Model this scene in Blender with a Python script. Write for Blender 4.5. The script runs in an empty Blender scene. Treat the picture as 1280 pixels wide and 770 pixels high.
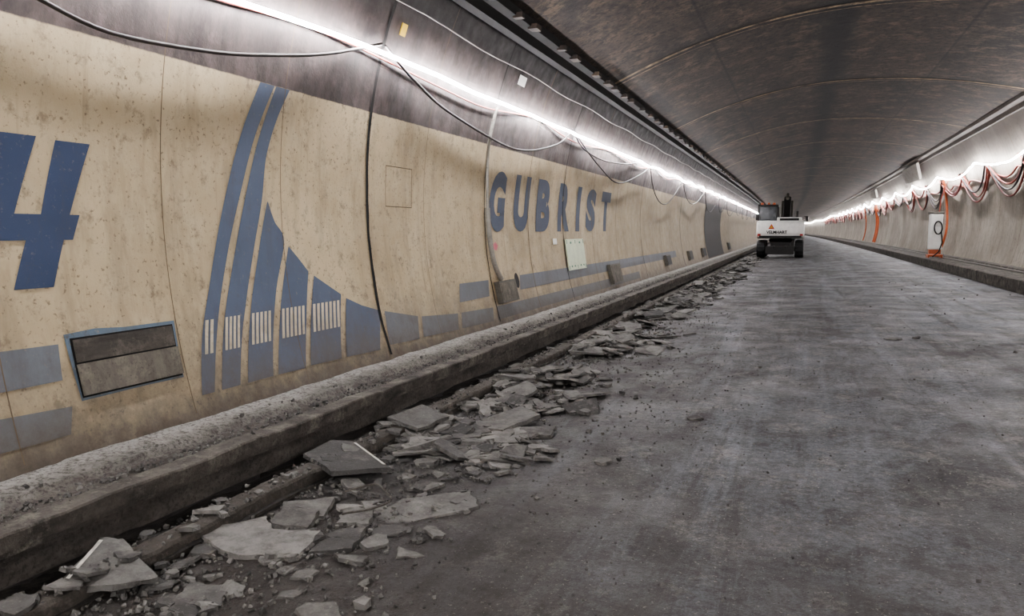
import bpy, bmesh, math, random
from mathutils import Vector, Matrix, noise
from mathutils.geometry import tessellate_polygon
random.seed(7)
COL = bpy.context.scene.collection
try: bpy.context.scene.view_settings.look = 'AgX - Medium High Contrast'
except Exception: pass

# ------------------------------------------------------------------ materials
def sr(c):
    return tuple((x/255/12.92 if x/255 <= .04045 else ((x/255+.055)/1.055)**2.4) for x in c)+(1,)

class NT:
    def __init__(s, name):
        s.m = bpy.data.materials.new(name); s.m.use_nodes = True
        s.n = s.m.node_tree.nodes; s.l = s.m.node_tree.links
        s.b = s.n['Principled BSDF']
        s.tc = s.n.new('ShaderNodeTexCoord')
    def vec(s, sc=(1,1,1), src='Object', loc=(0,0,0)):
        mp = s.n.new('ShaderNodeMapping'); mp.inputs['Scale'].default_value = sc; mp.inputs['Location'].default_value = loc
        s.l.new(s.tc.outputs[src], mp.inputs['Vector']); return mp.outputs[0]
    def noise(s, scale=5, detail=6, rough=.6, sc=(1,1,1), dist=0, loc=(0,0,0)):
        t = s.n.new('ShaderNodeTexNoise'); t.inputs['Scale'].default_value = scale
        t.inputs['Detail'].default_value = detail; t.inputs['Roughness'].default_value = rough
        t.inputs['Distortion'].default_value = dist
        s.l.new(s.vec(sc, 'Object', loc), t.inputs['Vector']); return t.outputs['Fac']
    def white(s, v):
        t = s.n.new('ShaderNodeTexWhiteNoise'); t.noise_dimensions = '1D'; s.l.new(v, t.inputs['W']); return t.outputs['Value']
    def ramp(s, fac, a, b, ca=0, cb=1):
        r = s.n.new('ShaderNodeMapRange'); r.inputs[1].default_value = a; r.inputs[2].default_value = b
        r.inputs[3].default_value = ca; r.inputs[4].default_value = cb; r.clamp = True
        s.l.new(fac, r.inputs[0]); return r.outputs[0]
    def mix(s, fac, A, B, mode='MIX'):
        x = s.n.new('ShaderNodeMix'); x.data_type = 'RGBA'; x.blend_type = mode
        for i, v in ((0, fac), (6, A), (7, B)):
            if isinstance(v, (int, float)): x.inputs[i].default_value = v
            elif isinstance(v, tuple): x.inputs[i].default_value = v
            else: s.l.new(v, x.inputs[i])
        return x.outputs[2]
    def math(s, op, a, b=0.0):
        x = s.n.new('ShaderNodeMath'); x.operation = op
        for i, v in ((0, a), (1, b)):
            if isinstance(v, (int, float)): x.inputs[i].default_value = v
            else: s.l.new(v, x.inputs[i])
        return x.outputs[0]
    def xyz(s):
        x = s.n.new('ShaderNodeSeparateXYZ'); s.l.new(s.tc.outputs['Object'], x.inputs[0]); return x.outputs
    def color(s, c):
        if isinstance(c, tuple): s.b.inputs['Base Color'].default_value = c
        else: s.l.new(c, s.b.inputs['Base Color'])
    def bump(s, h, strength=.3, dist=.01):
        x = s.n.new('ShaderNodeBump'); x.inputs['Strength'].default_value = strength
        x.inputs['Distance'].default_value = dist
        s.l.new(h, x.inputs['Height']); s.l.new(x.outputs[0], s.b.inputs['Normal'])
    def rough(s, r):
        if isinstance(r, (int, float)): s.b.inputs['Roughness'].default_value = r
        else: s.l.new(r, s.b.inputs['Roughness'])

def simple(name, c, rough=.6, metal=0, vary=.25, scale=6, bump=.0):
    t = NT(name); a = sr(c); d = tuple(v*(1-vary) for v in a[:3])+(1,)
    n = t.noise(scale, 4, .65)
    t.color(t.mix(t.ramp(n, .35, .65), d, a)); t.rough(rough); t.b.inputs['Metallic'].default_value = metal
    if bump: t.bump(t.noise(scale*8, 4), bump, .01)
    return t.m

def grimy_layers(t, col, dirt, amt=.6):
    st = t.noise(1.3, 6, .78, sc=(1, 2.2, .5))
    col = t.mix(t.math('MULTIPLY', t.ramp(st, .5, .72), amt), col, dirt)
    st2 = t.noise(2.0, 3, .6, sc=(1, 6, .25), loc=(3, 1, 2))
    col = t.mix(t.ramp(st2, .62, .74, 0, .4), col, dirt)
    sp = t.noise(34, 3, .6)
    col = t.mix(t.ramp(sp, .61, .68, 0, .75), col, dirt)
    sp2 = t.noise(7, 6, .78)
    col = t.mix(t.ramp(sp2, .54, .67, 0, .65), col, dirt)
    return col
def base_grime(t, o, col):
    low = t.math('ADD', o[2], t.math('MULTIPLY', t.noise(2.6, 7, .82), -1.3))
    col = t.mix(t.ramp(low, -.30, .35, .8, 0), col, sr((84, 77, 69)))
    low2 = t.math('ADD', o[2], t.math('MULTIPLY', t.noise(9, 7, .8, loc=(2, 2, 2)), -.5))
    return t.mix(t.ramp(low2, .06, .30, .8, 0), col, sr((66, 60, 54)))

# left wall: beige paint up to 2.73 m, sooty concrete above
t = NT('painted_tunnel_wall'); o = t.xyz()
beige = t.mix(t.ramp(t.noise(.7, 5, .6), .35, .7), sr((194, 177, 146)), sr((164, 147, 118)))
beige = t.mix(t.ramp(t.noise(3.5, 6, .7), .45, .75, 0, .4), beige, sr((208, 195, 168)))
beige = grimy_layers(t, beige, sr((96, 84, 69)), .5)
pan = t.math('FLOOR', t.math('DIVIDE', o[1], 1.25))
beige = t.mix(t.ramp(t.white(pan), 0, 1, 0, .25), beige, sr((138, 124, 102)))
beige = base_grime(t, o, beige)
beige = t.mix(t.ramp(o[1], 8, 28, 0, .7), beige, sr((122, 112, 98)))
soot = t.mix(t.ramp(t.noise(.9, 7, .75, sc=(1, 2.2, .8)), .38, .66), sr((84, 73, 70)), sr((42, 35, 34)))
soot = t.mix(t.ramp(t.noise(6, 6, .7), .5, .75, 0, .5), soot, sr((108, 95, 91)))
soot = t.mix(t.ramp(t.noise(1.0, 5, .7, sc=(1, 5, .3)), .52, .7, 0, .7), soot, sr((34, 28, 27)))
edge = t.math('ADD', o[2], t.math('MULTIPLY', t.noise(14, 3, .5), .012))
col = t.mix(t.ramp(edge, 2.732, 2.742), beige, soot)
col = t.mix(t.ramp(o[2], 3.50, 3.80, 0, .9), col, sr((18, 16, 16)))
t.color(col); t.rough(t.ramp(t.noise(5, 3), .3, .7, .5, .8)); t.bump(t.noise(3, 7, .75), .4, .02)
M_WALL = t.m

t = NT('concrete_right_wall'); o = t.xyz()
col = t.mix(t.ramp(t.noise(.8, 6, .65), .35, .7), sr((170, 161, 148)), sr((130, 122, 111)))
col = grimy_layers(t, col, sr((80, 72, 64)), .65)
col = t.mix(t.ramp(t.white(t.math('FLOOR', t.math('DIVIDE', t.math('SUBTRACT', o[1], 4), 2.5))), 0, 1, 0, .4), col, sr((106, 97, 87)))
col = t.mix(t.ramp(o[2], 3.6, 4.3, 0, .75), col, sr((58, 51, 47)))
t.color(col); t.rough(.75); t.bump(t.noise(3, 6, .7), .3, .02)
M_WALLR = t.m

t = NT('sooty_concrete_ceiling'); o = t.xyz()
a = t.mix(t.ramp(t.noise(.7, 7, .75, sc=(1.6, .6, 1)), .43, .57), sr((56, 45, 38)), sr((15, 12, 11)))
seg = t.math('FLOOR', t.math('DIVIDE', t.math('SUBTRACT', o[1], .1), 6.85))
a = t.mix(t.ramp(t.white(seg), 0, 1, 0, .5), a, sr((14, 12, 11)))
segx = t.math('FLOOR', t.math('ADD', t.math('MULTIPLY', o[0], .55), t.math('MULTIPLY', seg, 7.3)))
a = t.mix(t.ramp(t.white(segx), 0, 1, 0, .35), a, sr((66, 53, 44)))
a = t.mix(t.ramp(t.noise(2.2, 8, .8, loc=(5, 2, 0)), .50, .62, 0, .65), a, sr((94, 79, 63)))
a = t.mix(t.ramp(t.noise(9, 5, .75), .50, .60, 0, .75), a, sr((12, 10, 9)))
cx = t.math('ADD', o[0], t.math('MULTIPLY', t.math('MULTIPLY', o[1], o[1]), 1/12000))
band = t.math('ABSOLUTE', t.math('SUBTRACT', t.math('ADD', cx, t.math('MULTIPLY', t.noise(1.2, 5, .7), .5)), .75))
a = t.mix(t.ramp(band, .08, .42, .95, 0), a, sr((5, 4, 4)))
for xl in (-1.6, 2.6):
    bl = t.math('ABSOLUTE', t.math('SUBTRACT', cx, xl))
    a = t.mix(t.ramp(bl, .012, .03, .6, 0), a, sr((10, 8, 8)))
jy = t.math('ABSOLUTE', t.math('SUBTRACT', t.math('FRACT', t.math('DIVIDE', t.math('ADD', o[1], 3.325), 6.85)), .5))
a = t.mix(t.math('MULTIPLY', t.ramp(jy, .0, .07, 1, 0), t.ramp(t.noise(1.5, 4, .7), .35, .6, .4, .95)), a, sr((8, 7, 6)))
t.color(a); t.rough(.85); t.bump(t.noise(4, 7, .75), .5, .03)
M_CEIL = t.m

t = NT('milled_asphalt_floor'); o = t.xyz()
a = t.mix(t.ramp(t.noise(.5, 6, .65, sc=(1, .45, 1), dist=.8), .40, .60), sr((80, 76, 74)), sr((110, 113, 118)))
ln = t.math('ADD', o[0], t.math('MULTIPLY', t.noise(.6, 6, .7, loc=(7, 0, 0)), 2.2))
a = t.mix(t.ramp(ln, -.2, 1.6, 0, .4), a, sr((122, 128, 136)))
a = t.mix(t.ramp(t.noise(.55, 9, .72, sc=(1, .6, 1), dist=.8, loc=(1, 3, 0)), .50, .56, 0, .6), a, sr((56, 51, 48)))   # large dirty patches
a = t.mix(t.ramp(t.noise(.9, 9, .8, sc=(1, .6, 1), dist=1.4), .53, .56, 0, .55), a, sr((60, 55, 52)))
a = t.mix(t.ramp(t.noise(1.7, 9, .82, sc=(1, .8, 1), loc=(4, 9, 0)), .54, .57, 0, .6), a, sr((46, 42, 40)))
a = t.mix(t.ramp(t.noise(.9, 6, .65, sc=(2.6, .16, 1)), .51, .64, 0, .6), a, sr((138, 143, 150)))
a = t.mix(t.ramp(t.noise(1.0, 6, .7, sc=(4, .22, 1), dist=.4), .54, .62, 0, .65), a, sr((46, 42, 41)))
a = t.mix(t.ramp(t.noise(3.2, 9, .85, sc=(1, .8, 1)), .53, .60, 0, .5), a, sr((160, 154, 147)))
a = t.mix(t.ramp(t.noise(22, 6, .8), .44, .60, 0, .6), a, sr((42, 39, 38)))
a = t.mix(t.ramp(t.noise(90, 3, .75), .42, .62, 0, .5), a, sr((46, 43, 41)))
a = t.mix(t.ramp(t.noise(48, 3, .7), .63, .70, 0, .7), a, sr((180, 175, 168)))
wob = t.math('ADD', o[0], t.math('MULTIPLY', t.noise(.7, 7, .78), -1.8))
a = t.mix(t.ramp(wob, -2.9, -1.6, .78, 0), a, sr((48, 44, 42)))
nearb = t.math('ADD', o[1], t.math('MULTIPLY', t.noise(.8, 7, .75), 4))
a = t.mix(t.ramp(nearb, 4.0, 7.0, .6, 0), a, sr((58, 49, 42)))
t.color(a)
t.rough(t.ramp(t.noise(1.1, 6, .7), .35, .65, .38, .8))
h = t.math('ADD', t.math('MULTIPLY', t.noise(70, 4, .7), .6), t.noise(12, 7, .8))
t.bump(h, 1.0, .035)
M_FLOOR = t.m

def concrete(name, A, B, dust=None, bs=.5, sc=(2, .8, 2)):
    t = NT(name)
    a = t.mix(t.ramp(t.noise(2.5, 7, .7, sc=sc), .36, .66), sr(A), sr(B))
    if dust: a = t.mix(t.ramp(t.noise(5, 7, .8), .5, .68), a, sr(dust))
    a = t.mix(t.ramp(t.noise(45, 4, .7), .56, .72, 0, .65), a, sr((45, 41, 38)))
    t.color(a); t.rough(.88); t.bump(t.noise(14, 7, .75), bs, .03); return t.m
t = NT('dusty_walkway_concrete'); o = t.xyz()
a = t.mix(t.ramp(t.noise(3, 7, .75, sc=(2, .7, 2)), .36, .64), sr((100, 95, 89)), sr((54, 50, 47)))
dx = t.math('ADD', t.math('ADD', o[0], t.math('MULTIPLY', t.math('MULTIPLY', o[1], o[1]), 1/12000)), t.math('MULTIPLY', t.noise(4, 9, .88, sc=(1, .6, 1)), .6))
a = t.mix(t.ramp(dx, -3.36, -3.12, .85, 0), a, sr((164, 161, 155)))
a = t.mix(t.ramp(t.noise(10, 7, .85), .48, .60, 0, .6), a, sr((76, 70, 65)))
a = t.mix(t.ramp(t.noise(40, 4, .75), .50, .62, 0, .6), a, sr((46, 42, 39)))
t.color(a); t.rough(.9); t.bump(t.noise(14, 7, .8), 1.0, .03); M_CURB = t.m
M_SHEET = concrete('grey_sheet', (150, 146, 138), (124, 120, 112), None, .1)
M_PATCH = concrete('patch_mortar', (108, 103, 95), (82, 78, 71), (124, 118, 108), .4, (1, 3, 1))
M_PATCH2 = concrete('old_plank', (82, 77, 71), (56, 52, 48), (98, 93, 85), .4, (1, 1, 5))
M_CURBF = concrete('curb_face_concrete', (96, 91, 85), (50, 47, 44), (126, 121, 113), 1.0, (2, 1.6, 3))
M_TRENCH = concrete('trench_dirt', (48, 44, 41), (28, 26, 24), (76, 71, 66), 1.0)
M_RIDGE = concrete('broken_screed', (80, 75, 69), (44, 41, 38), (108, 102, 95), 1.0, (2, 2, 2))

t = NT('broken_asphalt'); g = t.n.new('ShaderNodeNewGeometry')
a = t.mix(g.outputs['Random Per Island'], sr((56, 55, 54)), sr((122, 120, 116)))
a = t.mix(t.ramp(t.noise(9, 7, .75), .42, .66, 0, .7), a, sr((54, 51, 49)))
a = t.mix(t.ramp(t.noise(4, 6, .75), .5, .7, 0, .45), a, sr((136, 132, 126)))
a = t.mix(t.ramp(t.noise(60, 4, .7), .6, .75, 0, .5), a, sr((154, 150, 144)))
t.color(a); t.rough(.85); t.bump(t.noise(40, 6, .75), .8, .012)
M_RUB = t.m
M_WHITE_EDGE = simple('white_road_paint', (190, 186, 176), .7, 0, .5, 30)

def paint(name, c, wear=.35):
    t = NT(name); o = t.xyz()
    a = t.mix(t.ramp(t.noise(1.2, 5, .6), .4, .7, 0, .35), sr(c), sr(tuple(min(255, v+20) for v in c)))
    a = t.mix(t.ramp(t.noise(30, 5, .7), .60, .70, 0, wear*.7), a, sr((152, 141, 120)))
    a = t.mix(t.ramp(t.noise(1.3, 6, .78, sc=(1, 2.2, .5)), .5, .72, 0, .45), a, sr((70, 67, 66)))
    a = t.mix(t.ramp(t.noise(7, 6, .78), .56, .68, 0, wear), a, sr((78, 73, 68)))
    a = base_grime(t, o, a)
    t.color(a); t.rough(.6); return t.m
P_NAVY = paint('navy_wall_paint', (42, 57, 86))
P_BLUE = paint('blue_wall_paint', (74, 85, 105))
P_SLATE = paint('slate_wall_paint', (98, 103, 110), .5)
P_TEXT = paint('lettering_wall_paint', (52, 63, 82))
P_PALE = paint('pale_wall_paint', (198, 186, 162), .3)
P_SEAM = simple('joint_shadow_filler', (20, 17, 15), .9)
P_SEAM2 = simple('fine_joint_filler', (104, 91, 74), .9)
M_DARK = simple('dark_steel', (46, 44, 43), .6, .3)
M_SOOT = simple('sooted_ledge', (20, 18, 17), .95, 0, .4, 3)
M_GREYBOX = simple('grey_box_metal', (98, 94, 86), .6, .2, .4, 12)
M_BLACK = simple('black_rubber', (20, 20, 20), .7)
M_CABLE = simple('pale_cable_sheath', (150, 142, 136), .5)
M_CABLED = simple('dark_cable_sheath', (62, 56, 54), .6)
M_RED = simple('red_cable_sheath', (138, 64, 52), .5)
M_ORANGE = simple('orange_hose', (190, 96, 56), .5)
M_WHITE = simple('white_machine_paint', (228, 226, 220), .4, 0, .12)
M_GLASS = simple('dark_cab_glass', (26, 32, 36), .12)
M_YELLOW = simple('yellow_tag', (206, 172, 60), .6)
M_GREEN = simple('green_sign_paint', (84, 132, 104), .6)
M_SIGN = simple('pale_sign_board', (206, 214, 186), .5, 0, .15)
M_PINK = simple('pink_spray', (204, 120, 130), .7)
M_JOINT = concrete('pale_ceiling_joint', (136, 118, 92), (44, 37, 32), (164, 144, 114), .3)
t = NT('led_strip_emitter'); t.b.inputs['Emission Color'].default_value = (.985, .97, 1.0, 1)
t.b.inputs['Emission Strength'].default_value = 180; t.color((.9, .9, .9, 1)); M_LED = t.m

# ------------------------------------------------------------------ tunnel geometry
def sh(y): return -y*y/12000.0
CXL, CZL, R = .95, 1.9, 4.95
CXR, CZR = .56, 2.1
def WL(y, z, off=0.0):      # point on the left wall, off = distance into the tunnel
    dz = z-CZL; c = math.sqrt(R*R-dz*dz); k = (R-off)/R
    return Vector((CXL-c*k+sh(y), y, CZL+dz*k))
def WR(y, z, off=0.0):
    dz = z-CZR; c = math.sqrt(R*R-dz*dz); k = (R-off)/R
    return Vector((CXR+c*k+sh(y), y, CZR+dz*k))
Y0, Y1 = -14.0, 330.0
YS = [Y0+i*2 for i in range(30)]+[Y0+60+i*4 for i in range(72)]

def obj(name, verts, faces, mats, smooth=False, parent=None):
    me = bpy.data.meshes.new(name); me.from_pydata([tuple(v) for v in verts], [], faces)
    for m in (mats if isinstance(mats, (list, tuple)) else [mats]): me.materials.append(m)
    if smooth:
        for p in me.polygons: p.use_smooth = True
    me.update(); ob = bpy.data.objects.new(name, me); COL.objects.link(ob)
    if parent: ob.parent = parent
    return ob

def loft(name, prof, mat, ys=YS, smooth=False, jit=None, caps=False, fq=(3, 2.3)):
    v, f = [], []; n = len(prof)
    for y in ys:
        for (x, z) in prof:
            p = Vector((x+sh(y), y, z))
            if jit:
                q = noise.noise_vector(Vector((x*fq[0], y*fq[1], z*3)))*jit
                q2 = noise.noise_vector(Vector((x*9, y*11, z*9)))*jit*.6
                p += Vector((q.x+q2.x, 0, (q.z+q2.z)*.7))
            v.append(p)
    for i in range(len(ys)-1):
        for j in range(n-1):
            f.append((i*n+j, i*n+j+1, (i+1)*n+j+1, (i+1)*n+j))
    if caps:
        f.append(tuple(range(n))); f.append(tuple(reversed(range((len(ys)-1)*n, len(ys)*n))))
    return obj(name, v, f, mat, smooth)

def frange(a, b, n): return [a+(b-a)*i/n for i in range(n+1)]
loft('wall_left', [(WL(0, z).x, z) for z in frange(-.1, 4.15, 34)], M_WALL, smooth=True)
loft('wall_right', [(WR(0, z).x, z) for z in frange(-.1, 4.75, 30)], M_WALLR, smooth=True)
def zc(x): return 5.25-(.0553 if x < 1 else .0345)*(x-1)**2
cxs = frange(-3.47, 4.80, 28)
loft('ceiling', [(x, zc(x)) for x in cxs], M_CEIL, smooth=True)
def zroad(x): return .03*(x+2.8)
YF = frange(Y0, Y1, 172)
loft('floor', [(-3.9, 0.02), (-3.16, .03), (-2.82, .0)]+[(x, zroad(x)) for x in frange(-2.8, 4.5, 8)]+[(5.6, .25)], M_FLOOR, ys=YF)

# left walkway + broken strip
ysn = frange(Y0, 40, 900)+frange(42, Y1, 70)
wkp = [(-3.735, .345), (-3.66, .342), (-3.58, .335), (-3.50, .326), (-3.47, .295), (-3.42, .285), (-3.36, .283), (-3.30, .288), (-3.25, .29), (-3.24, .17), (-3.24, .0)]
loft('walkway_left', wkp, M_CURB, ys=ysn, jit=.016)
loft('trim_curb_edge', [(-3.24, .19), (-3.16, .195), (-3.15, .20), (-3.145, .225), (-3.118, .235), (-3.108, .31), (-3.115, .320), (-3.20, .323), (-3.245, .320), (-3.252, .308), (-3.255, .27)], M_CURBF, ys=ysn, jit=.013)
loft('trench_bed', [(-3.235, .03), (-3.12, .045), (-3.02, .04), (-2.93, .05), (-2.8, .03)], M_TRENCH, ys=frange(Y0, 60, 500), jit=.04)
loft('trim_broken_screed', [(-2.975, -.02), (-2.968, .075), (-2.955, .092), (-2.93, .096), (-2.87, .094), (-2.83, .090), (-2.82, .075), (-2.81, -.02)], M_RIDGE,
     ys=frange(-6, 40, 1100), jit=.020, caps=True, fq=(1, 1.1))
# right walkway
loft('walkway_right', [(4.5, .18), (4.5, .50), (4.53, .52), (5.08, .55), (5.12, .64), (5.28, .66)], [M_CURBF], ys=ysn, jit=.008)
loft('trim_cable_duct', [(5.04, .54), (5.04, .59), (5.12, .60), (5.12, .54)], M_GREYBOX)

# ledges where walls meet ceiling
loft('trim_ceiling_ledge_left', [(-3.50, 3.98), (-3.40, 4.0), (-3.36, 4.10), (-3.26, 4.13), (-3.24, 4.22), (-3.3, 4.25)], M_SOOT)
loft('trim_ceiling_ledge_right', [(4.92, 4.52), (4.82, 4.54), (4.80, 4.66), (4.66, 4.70), (4.64, 4.78)], M_WALLR)
v, f = [], []
def addbox(v, f, c, s, rot=None):
    b = len(v)
    for dx in (-1, 1):
        for dy in (-1, 1):
            for dz in (-1, 1):
                p = Vector((dx*s[0]/2, dy*s[1]/2, dz*s[2]/2))
                if rot: p = rot @ p
                v.append(Vector(c)+p)
    f += [(b, b+1, b+3, b+2), (b+4, b+6, b+7, b+5), (b, b+4, b+5, b+1), (b+2, b+3, b+7, b+6), (b, b+2, b+6, b+4), (b+1, b+5, b+7, b+3)]
y = 5.0
while y < 90:
    addbox(v, f, (-3.24+sh(y), y, 4.13), (.12, random.uniform(.08, .3), .06)); y += random.uniform(.5, 1.3)
obj('trim_ledge_brackets', v, f, M_CEIL)

# ceiling joints
v, f = [], []
yj = [.1+6.85*i for i in range(26)]
for k, y in enumerate(yj):
    for dy, w0 in ((0, .05), (.22, .014)):
        b = len(v)
        for x in cxs:
            w = w0*(1+.6*noise.noise(Vector((x*2, y, 0))))
            for s in (-w, w): v.append(Vector((x+sh(y), y+dy+s, zc(x)-.010)))
        for i in range(len(cxs)-1): f.append((b+2*i, b+2*i+1, b+2*i+3, b+2*i+2))
obj('trim_ceiling_joints', v, f, M_JOINT)

# ------------------------------------------------------------------ wall paint & fittings
def wall_paint(name, polys, mat, off=.006, W=WL, step=.07):
    bm = bmesh.new()
    for poly in polys:
        if isinstance(poly, bpy.types.Mesh):
            bm.from_mesh(poly); continue
        vs = [bm.verts.new((p[0], p[1], 0)) for p in poly]
        for tri in tessellate_polygon([[Vector((p[0], p[1], 0)) for p in poly]]):
            try: bm.faces.new([vs[i] for i in tri])
            except ValueError: pass
    zs = [w.co.y for w in bm.verts]; z = min(zs)+step
    while z < max(zs):
        bmesh.ops.bisect_plane(bm, geom=bm.verts[:]+bm.edges[:]+bm.faces[:], plane_co=(0, z, 0), plane_no=(0, 1, 0), dist=1e-5)
        z += step
    for w in bm.verts: w.co = W(w.co.x, w.co.y, off)
    me = bpy.data.meshes.new(name); bm.to_mesh(me); bm.free(); me.materials.append(mat)
    ob = bpy.data.objects.new(name, me); COL.objects.link(ob); return ob

def cat(pts, n=6):
    out = []
    for i in range(len(pts)-1):
        p0 = pts[max(i-1, 0)]; p1 = pts[i]; p2 = pts[i+1]; p3 = pts[min(i+2, len(pts)-1)]
        for k in range(n):
            t = k/n
            out.append(tuple(.5*(2*p1[a]+(p2[a]-p0[a])*t+(2*p0[a]-5*p1[a]+4*p2[a]-p3[a])*t*t+(3*p1[a]-p0[a]-3*p2[a]+p3[a])*t**3) for a in (0, 1)))
    out.append(pts[-1]); return out
def stripe(L, Rr): return cat(L)+list(reversed(cat(Rr)))

root = bpy.data.objects.new('wall_mural', None); COL.objects.link(root)
def mural(name, polys, mat, off=.006):
    ob = wall_paint(name, polys, mat, off); ob.parent = root; return ob
mural('numeral_4', [[(2.80, 2.12), (3.06, 2.12), (2.905, 1.69), (3.06, 1.69), (3.175, 2.11), (3.40, 2.11), (3.24, 1.69), (3.305, 1.69), (3.245, 1.545),
       (3.185, 1.545), (3.085, 1.28), (2.85, 1.28), (2.955, 1.545), (2.55, 1.545), (2.56, 1.66)]], P_NAVY)
s1 = stripe([(4.88, 2.73), (4.70, 2.31), (4.52, 1.82), (4.30, 1.25), (4.13, .87), (4.00, .48)], [(5.05, 2.73), (4.86, 2.32), (4.70, 1.89), (4.50, 1.41), (4.31, .96), (4.12, .48)])
s2 = stripe([(5.07, 2.73), (4.90, 2.30), (4.74, 1.83), (4.55, 1.35), (4.37, .95), (4.19, .48)], [(5.24, 2.73), (5.11, 2.48), (5.00, 2.18), (4.94, 1.84), (4.82, 1.50), (4.65, 1.10), (4.52, .82), (4.38, .48)])
s3 = stripe([(5.00, 1.82), (4.84, 1.40), (4.71, 1.10), (4.59, .81), (4.46, .48)], [(5.01, 1.83), (5.08, 1.67), (5.18, 1.51), (5.01, 1.14), (4.86, .77), (4.75, .48)])
s4 = [(5.23, 1.47), (5.03, 1.01), (4.81, .48), (5.16, .47), (5.32, .85), (5.46, 1.25), (5.34, 1.37)]
s5 = [(5.53, 1.21), (5.38, .85), (5.23, .48), (5.68, .47), (5.89, 1.02), (5.70, 1.12)]
s6 = [(5.96, .98), (5.76, .47), (6.33, .45), (6.51, .81), (6.20, .89)]
mural('swoosh_stripes', [s1, s2, s3, s4, s5, s6], P_BLUE)
mural('band_tiles', [[(6.58, .80), (6.53, .47), (7.14, .45), (7.23, .68)], [(7.31, .67), (7.24, .455), (8.12, .43), (8.21, .61)],
      [(8.31, .61), (8.22, .43), (9.21, .41), (9.30, .58)], [(9.44, .58), (9.37, .41), (19, .41), (19, .57)],
      [(8.43, .95), (8.33, .73), (9.27, .73), (9.35, .94)], [(10.55, .94), (10.45, .73), (25.5, .73), (25.5, .93)],
      [(2.0, .98), (2.0, .76), (3.03, .76), (3.05, .96)], [(2.0, .66), (2.0, .465), (3.00, .465), (3.05, .61)]], P_SLATE)
bars = []
for (a, b, n) in ((4.185, 4.285, 2), (4.385, 4.555, 4), (4.67, 4.91, 5), (5.03, 5.345, 6), (5.445, 5.865, 7)):
    p = (b-a)/n
    for i in range(n):
        y = a+i*p; bars.append([(y-.07, .74), (y+p*.6-.07, .74), (y+p*.6, .97), (y, .97)])
mural('white_window_bars', bars, P_PALE, .009)
def letter_mesh(ch, y0, y1, z0, z1, slant=.12, bold=.03, body=None):
    c = bpy.data.curves.new('tmp', 'FONT'); c.body = ch; c.size = 1; c.offset = bold; c.resolution_u = 5
    o_ = bpy.data.objects.new('tmp', c); COL.objects.link(o_)
    bpy.context.view_layer.update(); dg = bpy.context.evaluated_depsgraph_get()
    me = bpy.data.meshes.new_from_object(o_.evaluated_get(dg))
    bpy.data.objects.remove(o_); bpy.data.curves.remove(c)
    xs = [q.co.x for q in me.vertices]; ys_ = [q.co.y for q in me.vertices]
    ax, bx, ay, by = min(xs), max(xs), min(ys_), max(ys_)
    for q in me.vertices:
        tt = (q.co.y-ay)/(by-ay)
        q.co.x = y0+(q.co.x-ax)/(bx-ax)*(y1-y0-slant)+slant*tt; q.co.y = z0+tt*(z1-z0)
        q.co.z = 0
    return me
L = [('G', 9.54, 10.26), ('U', 10.48, 11.28), ('B', 11.50, 12.34), ('R', 12.66, 13.5), ('I', 13.80, 14.20), ('S', 14.5, 15.36), ('T', 15.66, 16.6)]
mural('gubrist_lettering', [letter_mesh(c, a, b, 1.58, 2.42, .14, .06) for c, a, b in L], P_TEXT)

# seams
maj, mino = [], []
def seam(y, w, z0=.38, z1=4.1, lean=0): return [(y-w/2-lean, z0), (y+w/2-lean, z0), (y+w/2, z1), (y-w/2, z1)]
def wseam(y, w, amp):   # wavy open joint
    zz = frange(.38, 4.0, 24)
    l = [(y-w/2+amp*noise.noise(Vector((y, z*1.7, 0))), z) for z in zz]; r = [(y+w/2+amp*noise.noise(Vector((y, z*1.7+.2, 0)))+.3*w*noise.noise(Vector((z*6, 1, 1))), z) for z in zz]
    return l+list(reversed(r))
for y, w in ((6.49, .045), (9.43, .022), (13.0, .03), (19.96, .03), (27.0, .05)): maj.append(wseam(y, w, .03))
for y in (-1, 1.5, 2.75, 3.96, 5.2, 7.71, 11.19, 15.03, 17.16, 22.99, 25, 29, 31, 44, 47, 50, 54, 58, 62, 67, 72): mino.append(seam(y, .007 if y < 8 else .02, lean=.05))
wall_paint('trim_wall_joints', maj, P_SEAM, .008)
wall_paint('trim_wall_fine_joints', mino, P_SEAM2, .008)
y0, y1, z0, z1, w = 6.84, 7.40, 1.84, 2.26, .010
hatchl = [[(y0, z0), (y1, z0), (y1, z0+w), (y0, z0+w)], [(y0, z1-w), (y1, z1-w), (y1, z1), (y0, z1)], [(y0, z0), (y0+w, z0), (y0+w, z1), (y0, z1)], [(y1-w, z0), (y1, z0), (y1, z1), (y1-w, z1)]]
wall_paint('wall_hatch_outline', hatchl, P_SEAM2, .008)
wall_paint('dark_niche_sheet', [[(34.2, .38), (41.5, .38), (41.5, 2.8), (34.2, 2.8)]], M_DARK, .02)  # flat dark sheet for a wall niche, its shade put into the colour
wall_paint('spray_mark', [[(9.68, 1.34), (9.78, 1.32), (9.84, 1.39), (9.76, 1.44), (9.68, 1.41)]], M_PINK, .012)

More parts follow.
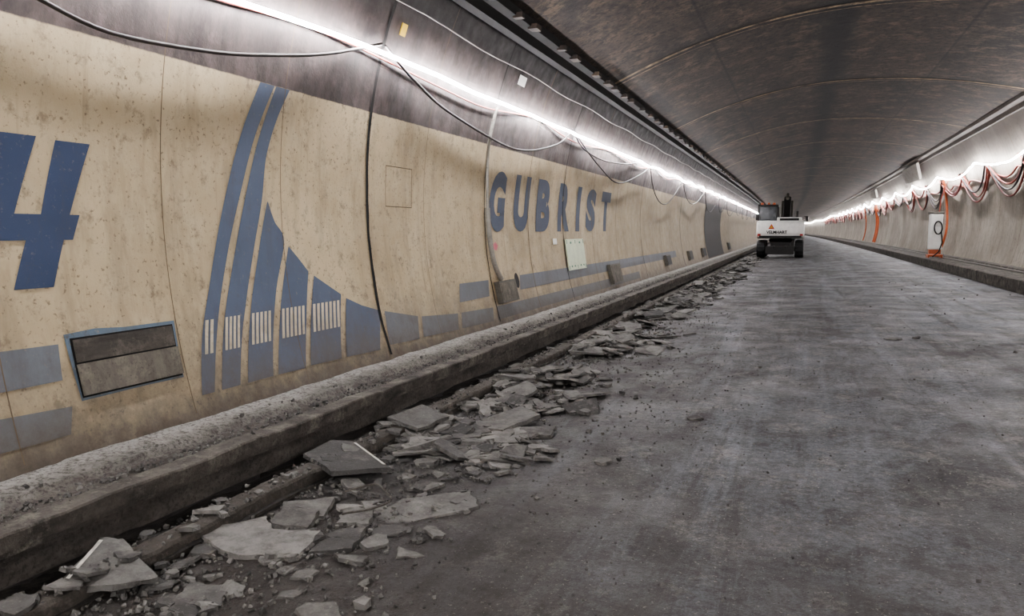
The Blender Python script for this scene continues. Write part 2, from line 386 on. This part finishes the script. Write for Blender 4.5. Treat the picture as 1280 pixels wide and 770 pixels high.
def wbox(v, f, y0, y1, z0, z1, d0, d1, W=WL, lean=0):
    b = len(v)
    for (y, z) in ((y0-lean, z0), (y1-lean, z0), (y1, z1), (y0, z1)):
        v.append(W(y, z, d0)); v.append(W(y, z, d1))
    f += [(b+1, b+3, b+5, b+7), (b, b+1, b+3, b+2), (b+2, b+3, b+5, b+4), (b+4, b+5, b+7, b+6), (b+6, b+7, b+1, b)]
nr = bpy.data.objects.new('wall_niche_box', None); COL.objects.link(nr)
def child(name, parts, mat, parent):
    v, f = [], []
    for p in parts: wbox(v, f, *p)
    return obj(name, v, f, mat, parent=parent)
q = wall_paint('blue_outline', [[(3.09, 1.008), (3.3, 1.02), (3.5, 1.004), (3.905, 1.0), (3.895, .8), (3.885, .625), (3.6, .63), (3.115, .625), (3.105, .8)]], paint('faded_blue_paint', (88, 106, 122), .9), .008); q.parent = nr
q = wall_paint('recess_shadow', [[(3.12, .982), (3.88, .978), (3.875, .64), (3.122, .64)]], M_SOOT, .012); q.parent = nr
child('upper_plank', [(3.134, 3.866, .84, .970, .014, .020)], M_PATCH2, nr)
child('lower_plank', [(3.130, 3.870, .650, .830, .014, .034)], M_PATCH, nr)
M_GB = M_GREYBOX
for (a, b, c, d) in ((9.50, 10.12, .60, .90), (15.85, 16.75, .44, .86), (23.0, 23.8, .52, .84), (28.0, 28.9, .5, .85), (32.2, 33.2, .5, .86), (44.5, 45.6, .5, .9)):
    jb = bpy.data.objects.new('junction_box', None); COL.objects.link(jb)
    child('box_body', [(a, b, c, d, .012, .09)], M_GB, jb); child('box_lid', [(a+.04, b-.04, c+.03, d-.03, .09, .10)], M_PATCH if a < 20 else M_DARK, jb)
v = []
for i in range(20):
    a = 2*math.pi*i/20
    v.append(WL(10.38+.09*math.cos(a), .87+.11*math.sin(a), .012))
obj('drilled_core_hole', v, [tuple(range(20))], M_BLACK)
for (p, m) in (((6.70, 6.80, 3.49, 3.60, .01, .02), M_YELLOW), ((9.9, 10.15, 3.58, 3.70, .01, .02), M_WHITE), ((12.35, 12.55, 1.36, 1.46, .01, .02), M_WHITE)):
    tg = bpy.data.objects.new('wall_tag', None); COL.objects.link(tg); child('tag_plate', [p], m, tg)
sg = bpy.data.objects.new('emergency_sign', None); COL.objects.link(sg)
child('board', [(13.05, 14.2, .88, 1.44, .01, .03)], M_SIGN, sg)
fig = []
for c0 in (13.33, 13.92):
    fig += [[(c0-.05, 1.30), (c0+.05, 1.30), (c0+.05, 1.39), (c0-.05, 1.39)], [(c0-.09, 1.1), (c0+.09, 1.1), (c0+.09, 1.28), (c0-.09, 1.28)],
            [(c0-.17, 1.20), (c0-.09, 1.16), (c0-.09, 1.22), (c0-.15, 1.27)], [(c0+.09, 1.2), (c0+.18, 1.12), (c0+.19, 1.17), (c0+.09, 1.27)],
            [(c0-.14, .93), (c0-.06, .93), (c0, 1.1), (c0-.08, 1.1)], [(c0+.07, .93), (c0+.15, .93), (c0+.08, 1.1), (c0, 1.1)]]
fig += [[(13.60, .9), (13.64, .9), (13.64, 1.42), (13.60, 1.42)], [(13.07, .89), (13.11, .89), (13.11, 1.43), (13.07, 1.43)], [(14.14, .89), (14.18, .89), (14.18, 1.43), (14.14, 1.43)]]
q = wall_paint('pictograms', fig, M_GREEN, .034); q.parent = sg

# ------------------------------------------------------------------ cables
def curve(name, splines, rad, mat, parent=None, res=2):
    c = bpy.data.curves.new(name, 'CURVE'); c.dimensions = '3D'; c.bevel_depth = rad; c.bevel_resolution = res
    for pts in splines:
        s = c.splines.new('POLY'); s.points.add(len(pts)-1)
        for i, p in enumerate(pts): s.points[i].co = (*p, 1)
    c.materials.append(mat); ob = bpy.data.objects.new(name, c); COL.objects.link(ob)
    if parent: ob.parent = parent
    return ob
def sag(ya, za, yb, zb, d, W=WL, off=.06, n=16, skew=0):
    out = []
    for i in range(n+1):
        s = i/n; y = ya+(yb-ya)*s; z = za+(zb-za)*s-d*4*s*(1-s)*(1+skew*(s-.5))
        out.append(W(y, z, off+.02*math.sin(s*math.pi)))
    return out
def led(name, W, zf, off):
    v, f = [], []; ys = []; y = Y0
    while y < 110: ys.append(y); y += .5
    while y < Y1: ys.append(y); y += 8
    for y in ys:
        p = W(y, zf(y), off); r = .014
        for dx, dz in ((-r, -r), (r, -r), (r, r), (-r, r)): v.append(p+Vector((dx, 0, dz)))
    for i in range(len(ys)-1):
        for j in range(4): f.append((i*4+j, i*4+(j+1) % 4, (i+1)*4+(j+1) % 4, (i+1)*4+j))
    return obj(name, v, f, M_LED)
def zl(y): return 3.30+.02*math.sin(y*1.9)-.05*abs(math.sin(y*math.pi/3.1))+.03*noise.noise(Vector((y*.7, 0, 0)))-(.09*min(1, (5.5-y)/1.5) if y < 5.5 else 0)
def zr(y): return 3.80-.30*abs(math.sin(y*math.pi/7.0))+.05*noise.noise(Vector((y*.9, 3, 0)))
led('led_light_strip', WL, zl, .09)
led('led_light_strip', WR, zr, .20)
cab = [sag(-2, 3.1, 3.0, 2.85, .1)]
for pts in ([(3.0, 2.84), (3.48, 2.77), (4.25, 2.83), (4.80, 2.92), (5.57, 3.09), (6.35, 3.34)], [(6.42, 3.34), (7.1, 3.14), (8.11, 2.94), (10.29, 2.76), (12.0, 3.00), (12.65, 3.30)],
            [(12.82, 3.30), (14.92, 2.89), (16.88, 2.66), (19.17, 3.04), (19.9, 3.3)], [(12.7, 3.32), (13.6, 3.1), (15.2, 3.02), (17.3, 3.12), (18.8, 3.3)]):
    cab.append([WL(y, z, .07) for y, z in cat(pts)])
y = 20
while y < 110:
    s = random.uniform(4, 7); cab.append(sag(y, 3.28, y+s, 3.28, random.uniform(.45, .95))); y += s
curve('hanging_cable', cab, .014, M_CABLED)
curve('feeder_cable', [[WL(y, 3.2+.04*math.sin(y*1.3)+.05*noise.noise(Vector((y*.5, 9, 0))), .04) for y in frange(4, 120, 420)]], .010, M_RED)
curve('wall_top_wire', [[WL(y, 3.74+.015*math.sin(y*2), .05) for y in frange(-10, 150, 320)]], .006, M_CABLE)
curve('power_conduit', [[WL(y, z, .05) for y, z in cat([(9.36, 3.2), (9.33, 2.73), (9.42, 2.11), (9.47, 1.58), (9.54, 1.15), (9.70, .92)])]], .022, M_SHEET)
curve('conduit_sleeve', [[WL(y, z, .05) for y, z in cat([(9.44, 1.9), (9.47, 1.58), (9.54, 1.15), (9.70, .92)])]], .036, M_SHEET)

rc, rr = [], []
y = 3.0
while y < 150:
    for k in range(3):
        (rc if random.random() < .35 else rr).append(sag(y+random.uniform(-.4, .2), 3.62, y+4+random.uniform(-.2, .5), 3.62, random.uniform(.4, 1.1), WR, .07+.03*k, 14))
    y += 4.0
rr.append([WR(y, 3.30-.14*abs(math.sin(y*math.pi/3))+.05*math.sin(y*2.2), .06) for y in frange(0, 150, 500)])
curve('hanging_cable', rr, .028, M_RED)
curve('hanging_cable', rc, .028, M_CABLED)
curve('orange_supply_hose', [[WR(62, z, .12) for z in frange(.7, 3.5, 8)], [WR(63.2, z, .12) for z in frange(.7, 3.5, 8)]], .06, M_ORANGE)
curve('orange_supply_hose', [[WR(34.5+.1*math.sin(z*3), z, .12) for z in frange(.9, 3.6, 14)], [WR(72, z, .12) for z in frange(.7, 3.5, 8)]], .045, M_ORANGE)
wall_paint('trim_right_wall_joints', [[(y-.012, .70), (y+.012, .70), (y+.012, 4.4), (y-.012, 4.4)] for y in [4+2.5*i for i in range(40)]], P_SEAM2, .01, WR)
v, f = [], []
for (a, b, c, d) in ((38.0, 42.8, 3.98, 4.64), (58, 62, 3.95, 4.45)): wbox(v, f, a, b, c, d, .10, .22, WR, lean=-1.2)
obj('ventilation_flap', v, f, M_SHEET)

# ------------------------------------------------------------------ rubble
def slab(v, f, outline, thick, base, tilt, rot, jag=.0):
    n = len(outline); b = len(v)
    M = Matrix.Translation(base) @ Matrix.Rotation(tilt[0], 4, 'X') @ Matrix.Rotation(tilt[1], 4, 'Y') @ Matrix.Rotation(rot, 4, 'Z')
    for (x, y) in outline: v.append(M @ Vector((x, y, thick+random.uniform(-.003, .003))))
    for (x, y) in outline: v.append(M @ Vector((x*1.03+random.uniform(-.01, .01), y*1.03+random.uniform(-.01, .01), 0)))
    f.append(tuple(range(b, b+n)))
    f.append(tuple(reversed(range(b+n, b+2*n))))
    for i in range(n):
        j = (i+1) % n; f.append((b+i, b+n+i, b+n+j, b+j))
    return M
def rpoly(r, n=None, el=1.0):
    n = n or random.choice((3, 4, 4, 5, 5, 6)); a0 = random.random()*6.28; out = []
    for i in range(n):
        a = a0+2*math.pi*(i+random.uniform(-.3, .3))/n; q = r*random.uniform(.65, 1.2)
        out.append((q*math.cos(a)*el, q*math.sin(a)))
    return out
def jagged(pts, amp, sub=5):
    out = []
    for i in range(len(pts)):
        a = Vector(pts[i]); b = Vector(pts[(i+1) % len(pts)]); nrm = Vector((-(b-a).y, (b-a).x)).normalized()
        out.append(tuple(a))
        for k in range(1, sub): out.append(tuple(a.lerp(b, k/sub)+nrm*random.uniform(-amp, amp)))
    return out
v, f = [], []; mk = []
def big(world, z, th, tilt, edge=None):
    c = sum((Vector(p) for p in world), Vector((0, 0)))/len(world)
    loc = [(p[0]-c.x, p[1]-c.y) for p in world]
    M = slab(v, f, jagged(loc, .010), th, Vector((c.x, c.y, z)), tilt, 0)
    if edge is not None:
        a = Vector(loc[edge]); b = Vector(loc[(edge+1) % len(loc)]); n = (-(a+b)/2).normalized()*.018
        a = a.lerp(b, .06)+n*.6; b = b.lerp(a, .08)+n*.6
        mk.append([M @ Vector((*p, th+.004)) for p in (a, b, b+n, a+n)])
big([(-2.93, 2.20), (-3.10, 2.58), (-3.0, 2.62), (-2.62, 2.46), (-2.74, 2.33)], .075, .025, (.10, .12), 0)
big([(-2.90, 2.95), (-2.53, 2.84), (-2.22, 2.92), (-2.30, 3.22), (-2.55, 3.14), (-2.68, 3.27)], .012, .03, (.03, .02))
big([(-2.60, 3.20), (-2.40, 3.24), (-2.45, 3.42), (-2.66, 3.38)], .03, .025, (.1, .08))
big([(-2.20, 2.98), (-2.02, 3.08), (-2.10, 3.35), (-2.24, 3.28)], .012, .03, (0, -.04))
big([(-2.3, 3.36), (-2.12, 3.4), (-2.2, 3.6), (-2.36, 3.52)], .012, .025, (0.05, -.04))
big([(-2.01, 3.44), (-1.66, 3.82), (-1.80, 4.02), (-2.14, 3.80), (-2.18, 3.55)], .012, .025, (.05, -.03))
big([(-3.06, 4.12), (-3.08, 4.46), (-2.90, 4.50), (-2.42, 4.15), (-2.70, 3.90)], .085, .028, (.0, .05), 2)
big([(-2.75, 3.5), (-2.6, 3.35), (-2.42, 3.42), (-2.5, 3.64)], .015, .025, (.1, 0))
big([(-2.75, 4.94), (-2.35, 4.86), (-1.92, 5.35), (-2.10, 5.60), (-2.6, 5.4)], .02, .03, (.02, -.03))
big([(-2.45, 5.35), (-2.1, 5.3), (-1.95, 5.75), (-2.2, 6.0)], .06, .03, (.05, -.06))
big([(-3.0, 5.1), (-2.7, 5.05), (-2.6, 5.4), (-2.9, 5.5)], .11, .025, (.1, .15))
big([(-2.45, 2.35), (-2.25, 2.42), (-2.32, 2.58), (-2.5, 2.52)], .01, .02, (0, .05))
def pile_w(y): return max(0, min(1, (y-4.6)/1.5))
for i in range(2200):
    y = 4.7+(random.random()**1.45)*48
    if noise.noise(Vector((y*.8, 4.2, 0))) < -.22: continue     # gaps between heaps
    xc = -2.47+.12*noise.noise(Vector((y*.6, 0, 3))); w = .72 if y < 14 else .56
    x = xc+random.gauss(0, .5)*w
    if x < -3.03 or x > -1.45: continue
    hgt = max(0, 1-abs(x-xc+.1)/.6)*.14*pile_w(y)*(.7+.6*noise.noise(Vector((y*.9, 1, 1))))
    r = random.choice((.03, .04, .05, .06, .07, .08, .1, .12, .16, .21))*(1.15 if y > 12 else 1)
    slab(v, f, jagged(rpoly(r), r*.07, 3), random.uniform(.012, .028), Vector((x+sh(y), y, max(.015, zroad(x)+.01)+max(0, hgt)*random.random())),
         (random.gauss(0, .17), random.gauss(0, .17)), random.random()*6.28)
for i in range(240):
    y = random.uniform(1.9, 5.2); x = random.uniform(-3.02, -1.7)
    slab(v, f, jagged(rpoly(random.choice((.015, .02, .03, .04, .06, .09))), .004, 3), random.uniform(.010, .022), Vector((x, y, .10 if x < -2.8 else max(.012, zroad(x)))), (random.gauss(0, .12), random.gauss(0, .12)), random.random()*6)
def crumb(p, s):
    R3 = Matrix.Rotation(random.random()*6.28, 3, Vector((random.random()-.5, random.random()-.5, random.random()-.5)).normalized())
    b = len(v)
    for dx in (-1, 1):
        for dy in (-1, 1):
            for dz in (-1, 1):
                q = Vector((dx*random.uniform(.4, 1), dy*random.uniform(.4, 1), dz*random.uniform(.3, .8)))*s*.5
                v.append(p+R3 @ q)
    f.extend([(b, b+1, b+3, b+2), (b+4, b+6, b+7, b+5), (b, b+4, b+5, b+1), (b+2, b+3, b+7, b+6), (b, b+2, b+6, b+4), (b+1, b+5, b+7, b+3)])
for i in range(8500):
    y = 1.6+(random.random()**1.8)*30; x = -2.62+random.gauss(0, .48)
    if x < -3.08 or x > -.9: continue
    s = random.choice((.006, .008, .010, .012, .015, .02, .025, .03)); z = .10 if -2.96 < x < -2.82 else (.05 if x < -2.9 else max(.004, zroad(x))+.004)
    crumb(Vector((x+sh(y), y, z+s*.2)), s)
for i in range(3800):   # sparse grit on the road
    y = 1.6+(random.random()**1.5)*14; x = -2.4+abs(random.gauss(0, 1.7))
    if x > 4.3: continue
    s = random.choice((.004, .005, .006, .008, .012, .016)); crumb(Vector((x, y, zroad(x)+s*.3)), s)
for i in range(70):     # stray stones on the lane
    y = random.uniform(3, 26); x = random.uniform(-1.4, 4.2)
    s = random.uniform(.02, .045); crumb(Vector((x, y, zroad(x)+s*.2)), s)
for i in range(2600):   # chips in the gutter strip of the walkway
    y = 1.5+(random.random()**1.6)*25; x = -3.37+random.gauss(0, .07)
    if x < -3.66 or x > -3.14: continue
    s = random.choice((.006, .008, .012, .016, .02, .03))
    z = .337 if x < -3.5 else (.29 if x < -3.26 else .325)
    crumb(Vector((x+sh(y), y, z+s*.2)), s)
for (x, y, s) in ((-1.66, 2.61, .07), (-1.4, 6.9, .06), (-.4, 8.8, .05), (2.4, 6.4, .04), (-1.5, 5.6, .05)):
    crumb(Vector((x, y, zroad(x)+s*.15)), s)
for (x, y, s) in ((-.77, 6.23, .10), (-1.2, 4.86, .09), (1.18, 11.4, .14), (1.5, 11.6, .10)):
    slab(v, f, jagged(rpoly(s*.7, 5), .006, 3), .02, Vector((x, y, zroad(x))), (.05, -.1), 1.0)
obj('asphalt_rubble_pile', v, f, M_RUB)
v = []; f = []
for q in mk:
    b = len(v); v += q; f.append((b, b+1, b+2, b+3))
obj('road_marking_fragment', v, f, M_WHITE_EDGE)
curve('torn_wire', [[Vector((a, b, c)) for (a, b), c in zip(cat([(-2.5, 3.75), (-2.36, 3.86), (-2.2, 3.72), (-2.1, 3.6), (-2.16, 3.48), (-2.3, 3.42)], 5), [.05+.05*math.sin(i/26*3.1) for i in range(26)])]], .006, M_CURBF)

# ------------------------------------------------------------------ excavator
EX, EY = -1.04, 46.6
ex = bpy.data.objects.new('wheeled_excavator', None); COL.objects.link(ex)
ex.location = (EX+sh(EY), EY, zroad(EX)+.005)
def bpart(name, boxes, mat, bev=.03, taper=None):
    v, f = [], []
    for b in boxes: addbox(v, f, b[0], b[1], b[2] if len(b) > 2 else None)
    ob = obj(name, v, f, mat, parent=ex)
    if bev:
        m = ob.modifiers.new('b', 'BEVEL'); m.width = bev; m.segments = 2
    return ob
def prism(name, outline, x0, x1, mat, bev=.03):   # outline in (y,z), extruded in x
    n = len(outline); v = [Vector((x0, y, z)) for y, z in outline]+[Vector((x1, y, z)) for y, z in outline]
    f = [tuple(range(n)), tuple(reversed(range(n, 2*n)))]+[(i, n+i, n+(i+1) % n, (i+1) % n) for i in range(n)]
    ob = obj(name, v, f, mat, parent=ex)
    if bev:
        m = ob.modifiers.new('b', 'BEVEL'); m.width = bev; m.segments = 2
    return ob
def wheel(name, x, y, r=.5, w=.46):
    v, f = [], []; N = 28
    prof = [(-w/2, r*.55), (-w/2, r*.86), (-w/2+.06, r*.97), (-.02, r), (.02, r), (w/2-.06, r*.97), (w/2, r*.86), (w/2, r*.55)]
    for i in range(N):
        a = 2*math.pi*i/N
        for j, (px, pr) in enumerate(prof):
            q = pr*(1.0 if (i % 2 or pr < .9*r) else .955)
            v.append(Vector((x+px, y+q*math.cos(a), .5+q*math.sin(a))))
    n = len(prof)
    for i in range(N):
        for j in range(n-1): f.append((i*n+j, i*n+j+1, ((i+1) % N)*n+j+1, ((i+1) % N)*n+j))
    obj(name, v, f, M_BLACK, parent=ex)
    v, f = [], []
    for s in (-w/2+.05, w/2-.05):
        b = len(v); v.append(Vector((x+s, y, .5)))
        for i in range(N):
            a = 2*math.pi*i/N; v.append(Vector((x+s, y+r*.56*math.cos(a), .5+r*.56*math.sin(a))))
        for i in range(N): f.append((b, b+1+i, b+1+(i+1) % N))
    obj(name+'_rim', v, f, M_GREYBOX, parent=ex)
for i, (x, y) in enumerate(((-1.0, -1.3), (1.0, -1.3), (-1.0, 1.3), (1.0, 1.3))): wheel('wheel_%d' % (i+1), x, y)
bpart('chassis', [((0, 0, .72), (1.0, 3.6, .36)), ((0, -1.3, .5), (1.6, .28, .24)), ((0, 1.3, .5), (1.6, .28, .24))], M_DARK)
bpart('rear_blade', [((0, -2.05, .45), (1.5, .1, .45)), ((-.3, -1.9, .62), (.12, .5, .14)), ((.3, -1.9, .62), (.12, .5, .14))], M_DARK)
bpart('slew_ring', [((0, 0, .98), (1.25, 1.25, .2))], M_DARK, .08)
prism('counterweight', [(-1.55, 1.08), (-1.98, 1.16), (-2.06, 1.4), (-2.04, 1.95), (-1.85, 2.08), (-1.0, 2.08), (-1.0, 1.08)], -1.25, 1.25, M_WHITE, .1)
prism('upper_body', [(-1.0, 1.08), (-1.0, 2.02), (.3, 1.98), (1.4, 1.6), (1.5, 1.08)], -.1, 1.24, M_WHITE, .05)
bpart('engine_hood', [((.45, -1.0, 2.16), (1.3, 1.3, .2))], M_WHITE, .05)
bpart('hood_grille', [((.45, -1.66, 2.15), (1.0, .03, .13)), ((0, -2.07, 1.20), (2.2, .03, .09))], M_BLACK, 0)
bpart('exhaust_stack', [((.85, -.9, 2.42), (.12, .12, .4))], M_DARK, .03)
bpart('tail_lights', [((-1.1, -2.08, 1.30), (.16, .04, .1)), ((1.1, -2.08, 1.30), (.16, .04, .1))], simple('red_lamp', (170, 30, 24), .3), .01)
cx0, cx1, cy0, cy1, cz0, cz1 = -1.22, -.22, -.7, .95, 1.1, 2.95
posts = [((x, y, (cz0+cz1)/2), (.09, .09, cz1-cz0)) for x in (cx0, cx1) for y in (cy0, cy1)]
posts += [(((cx0+cx1)/2, (cy0+cy1)/2, cz1), (1.12, 1.8, .1)), (((cx0+cx1)/2, (cy0+cy1)/2, 1.35), (1.06, 1.7, .55)), (((cx0+cx1)/2, cy0, 1.9), (1.0, .08, .1))]
bpart('cab_frame', posts, M_DARK, .02)
bpart('cab_glass', [(((cx0+cx1)/2, (cy0+cy1)/2, 2.25), (.96, 1.6, 1.3))], M_GLASS, .02)
bpart('cab_roof_lamps', [((-1.05, -.75, 3.04), (.16, .08, .1)), ((-.4, -.75, 3.04), (.16, .08, .1)), ((-.7, -.3, 3.05), (.12, .12, .12))], M_ORANGE, .02)
bpart('mirrors', [((-1.38, .7, 2.3), (.14, .06, .34)), ((-1.3, .7, 2.45), (.2, .03, .03)), ((1.36, .6, 2.2), (.14, .06, .3)), ((1.3, .6, 2.35), (.2, .03, .03))], M_DARK, .01)
obj('warning_triangle', [Vector((-.62, -2.09, 1.62)), Vector((-.30, -2.09, 1.62)), Vector((-.46, -2.09, 1.90))], [(0, 1, 2)], simple('red_reflector', (196, 52, 36), .4), parent=ex)
obj('warning_triangle_centre', [Vector((-.54, -2.10, 1.67)), Vector((-.38, -2.10, 1.67)), Vector((-.46, -2.10, 1.81))], [(0, 1, 2)], M_YELLOW, parent=ex)
prism('boom', [(.4, 1.7), (1.2, 1.5), (2.2, 2.9), (2.5, 3.35), (2.3, 3.55), (1.9, 3.4), (1.0, 2.5)], .05, .45, M_DARK, .04)
prism('stick', [(2.1, 3.3), (2.6, 3.6), (3.6, 2.2), (3.7, 1.3), (3.4, 1.3), (3.2, 2.0)], .1, .4, M_DARK, .04)
bpart('boom_cylinders', [((-.02, 1.5, 2.5), (.13, .13, 1.9), Matrix.Rotation(-.6, 3, 'X')), ((.52, 1.5, 2.5), (.13, .13, 1.9), Matrix.Rotation(-.6, 3, 'X')), ((.25, 2.1, 3.55), (.16, 1.0, .16), Matrix.Rotation(.3, 3, 'X'))], M_GREYBOX, .03)
prism('grab_bucket', [(3.3, 1.4), (3.8, 1.4), (4.0, .8), (3.6, .35), (3.2, .5), (3.4, .9)], -.2, .7, M_DARK, .03)
me = letter_mesh('VELMHART', -.72, .36, 0, .17, 0, .03)
for q in me.vertices: q.co = Vector((q.co.x+.0, -2.088, 1.36+q.co.y))
me.materials.append(M_BLACK); tx = bpy.data.objects.new('maker_name', me); COL.objects.link(tx); tx.parent = ex

# ------------------------------------------------------------------ supply cabinet on right walkway
cb = bpy.data.objects.new('supply_cabinet', None); COL.objects.link(cb); cb.location = (4.78+sh(33), 33, .55)
def cpart(name, boxes, mat, bev=.02):
    v, f = [], []
    for b in boxes: addbox(v, f, b[0], b[1], b[2] if len(b) > 2 else None)
    ob = obj(name, v, f, mat, parent=cb)
    m = ob.modifiers.new('b', 'BEVEL'); m.width = bev; m.segments = 2
    return ob
cpart('body', [((0, 0, 1.0), (.44, .42, 1.35))], M_WHITE, .04)
cpart('door_panels', [((0, -.22, 1.42), (.36, .02, .42)), ((0, -.22, .62), (.36, .02, .5))], M_WHITE, .01)
cpart('top_cap', [((0, 0, 1.71), (.50, .46, .07))], M_GREYBOX)
cpart('base_frame', [((-.22, 0, .06), (.05, .6, .1)), ((.22, 0, .06), (.05, .6, .1)), ((0, -.28, .10), (.5, .05, .08)), ((0, .28, .1), (.5, .05, .06)), ((0, 0, .25), (.40, .3, .2))], M_ORANGE)
cv = [[Vector((.05+.13*math.cos(a+k*.1), -.27-.02*k, 1.15+.24*math.sin(a))) for a in frange(0, 6.28, 24)] for k in range(2)]
curve('coiled_hose', cv+[[Vector((.16, -.3, 1.0)), Vector((.2, -.32, .6)), Vector((.1, -.34, .25)), Vector((-.1, -.3, .05))]], .022, M_BLACK, cb)
curve('feed_cable', [[Vector((.1, 0, 1.7)), Vector((.12, 0, 2.2)), Vector((.3, .1, 2.8)), Vector((.38, .2, 3.0))]], .02, M_RED, cb)

# ------------------------------------------------------------------ lights, world, camera
w = bpy.data.worlds.new('World'); bpy.context.scene.world = w; w.use_nodes = True
w.node_tree.nodes['Background'].inputs[0].default_value = (.75, .72, .7, 1)
w.node_tree.nodes['Background'].inputs[1].default_value = .12
def area(name, loc, rot, sx, sy, power, col=(1, .96, .93)):
    l = bpy.data.lights.new(name, 'AREA'); l.shape = 'RECTANGLE'; l.size = sx; l.size_y = sy; l.energy = power; l.color = col
    ob = bpy.data.objects.new(name, l); COL.objects.link(ob); ob.location = loc; ob.rotation_euler = rot
area('added_fill_light', (1.5, -5.0, 4.2), (math.radians(55), 0, math.radians(15)), 1.2, .5, 300)  # added fill lamp, unseen behind the camera, brightens the foreground
cam = bpy.data.cameras.new('camera'); cam.sensor_width = 36; cam.lens = 950/1280*36; cam.clip_end = 1000
co = bpy.data.objects.new('camera', cam); COL.objects.link(co); co.location = (0, 0, 1.6)
co.rotation_euler = (math.pi/2-math.asin(.1016), 0, math.atan2(.3551, .9293))
bpy.context.scene.camera = co
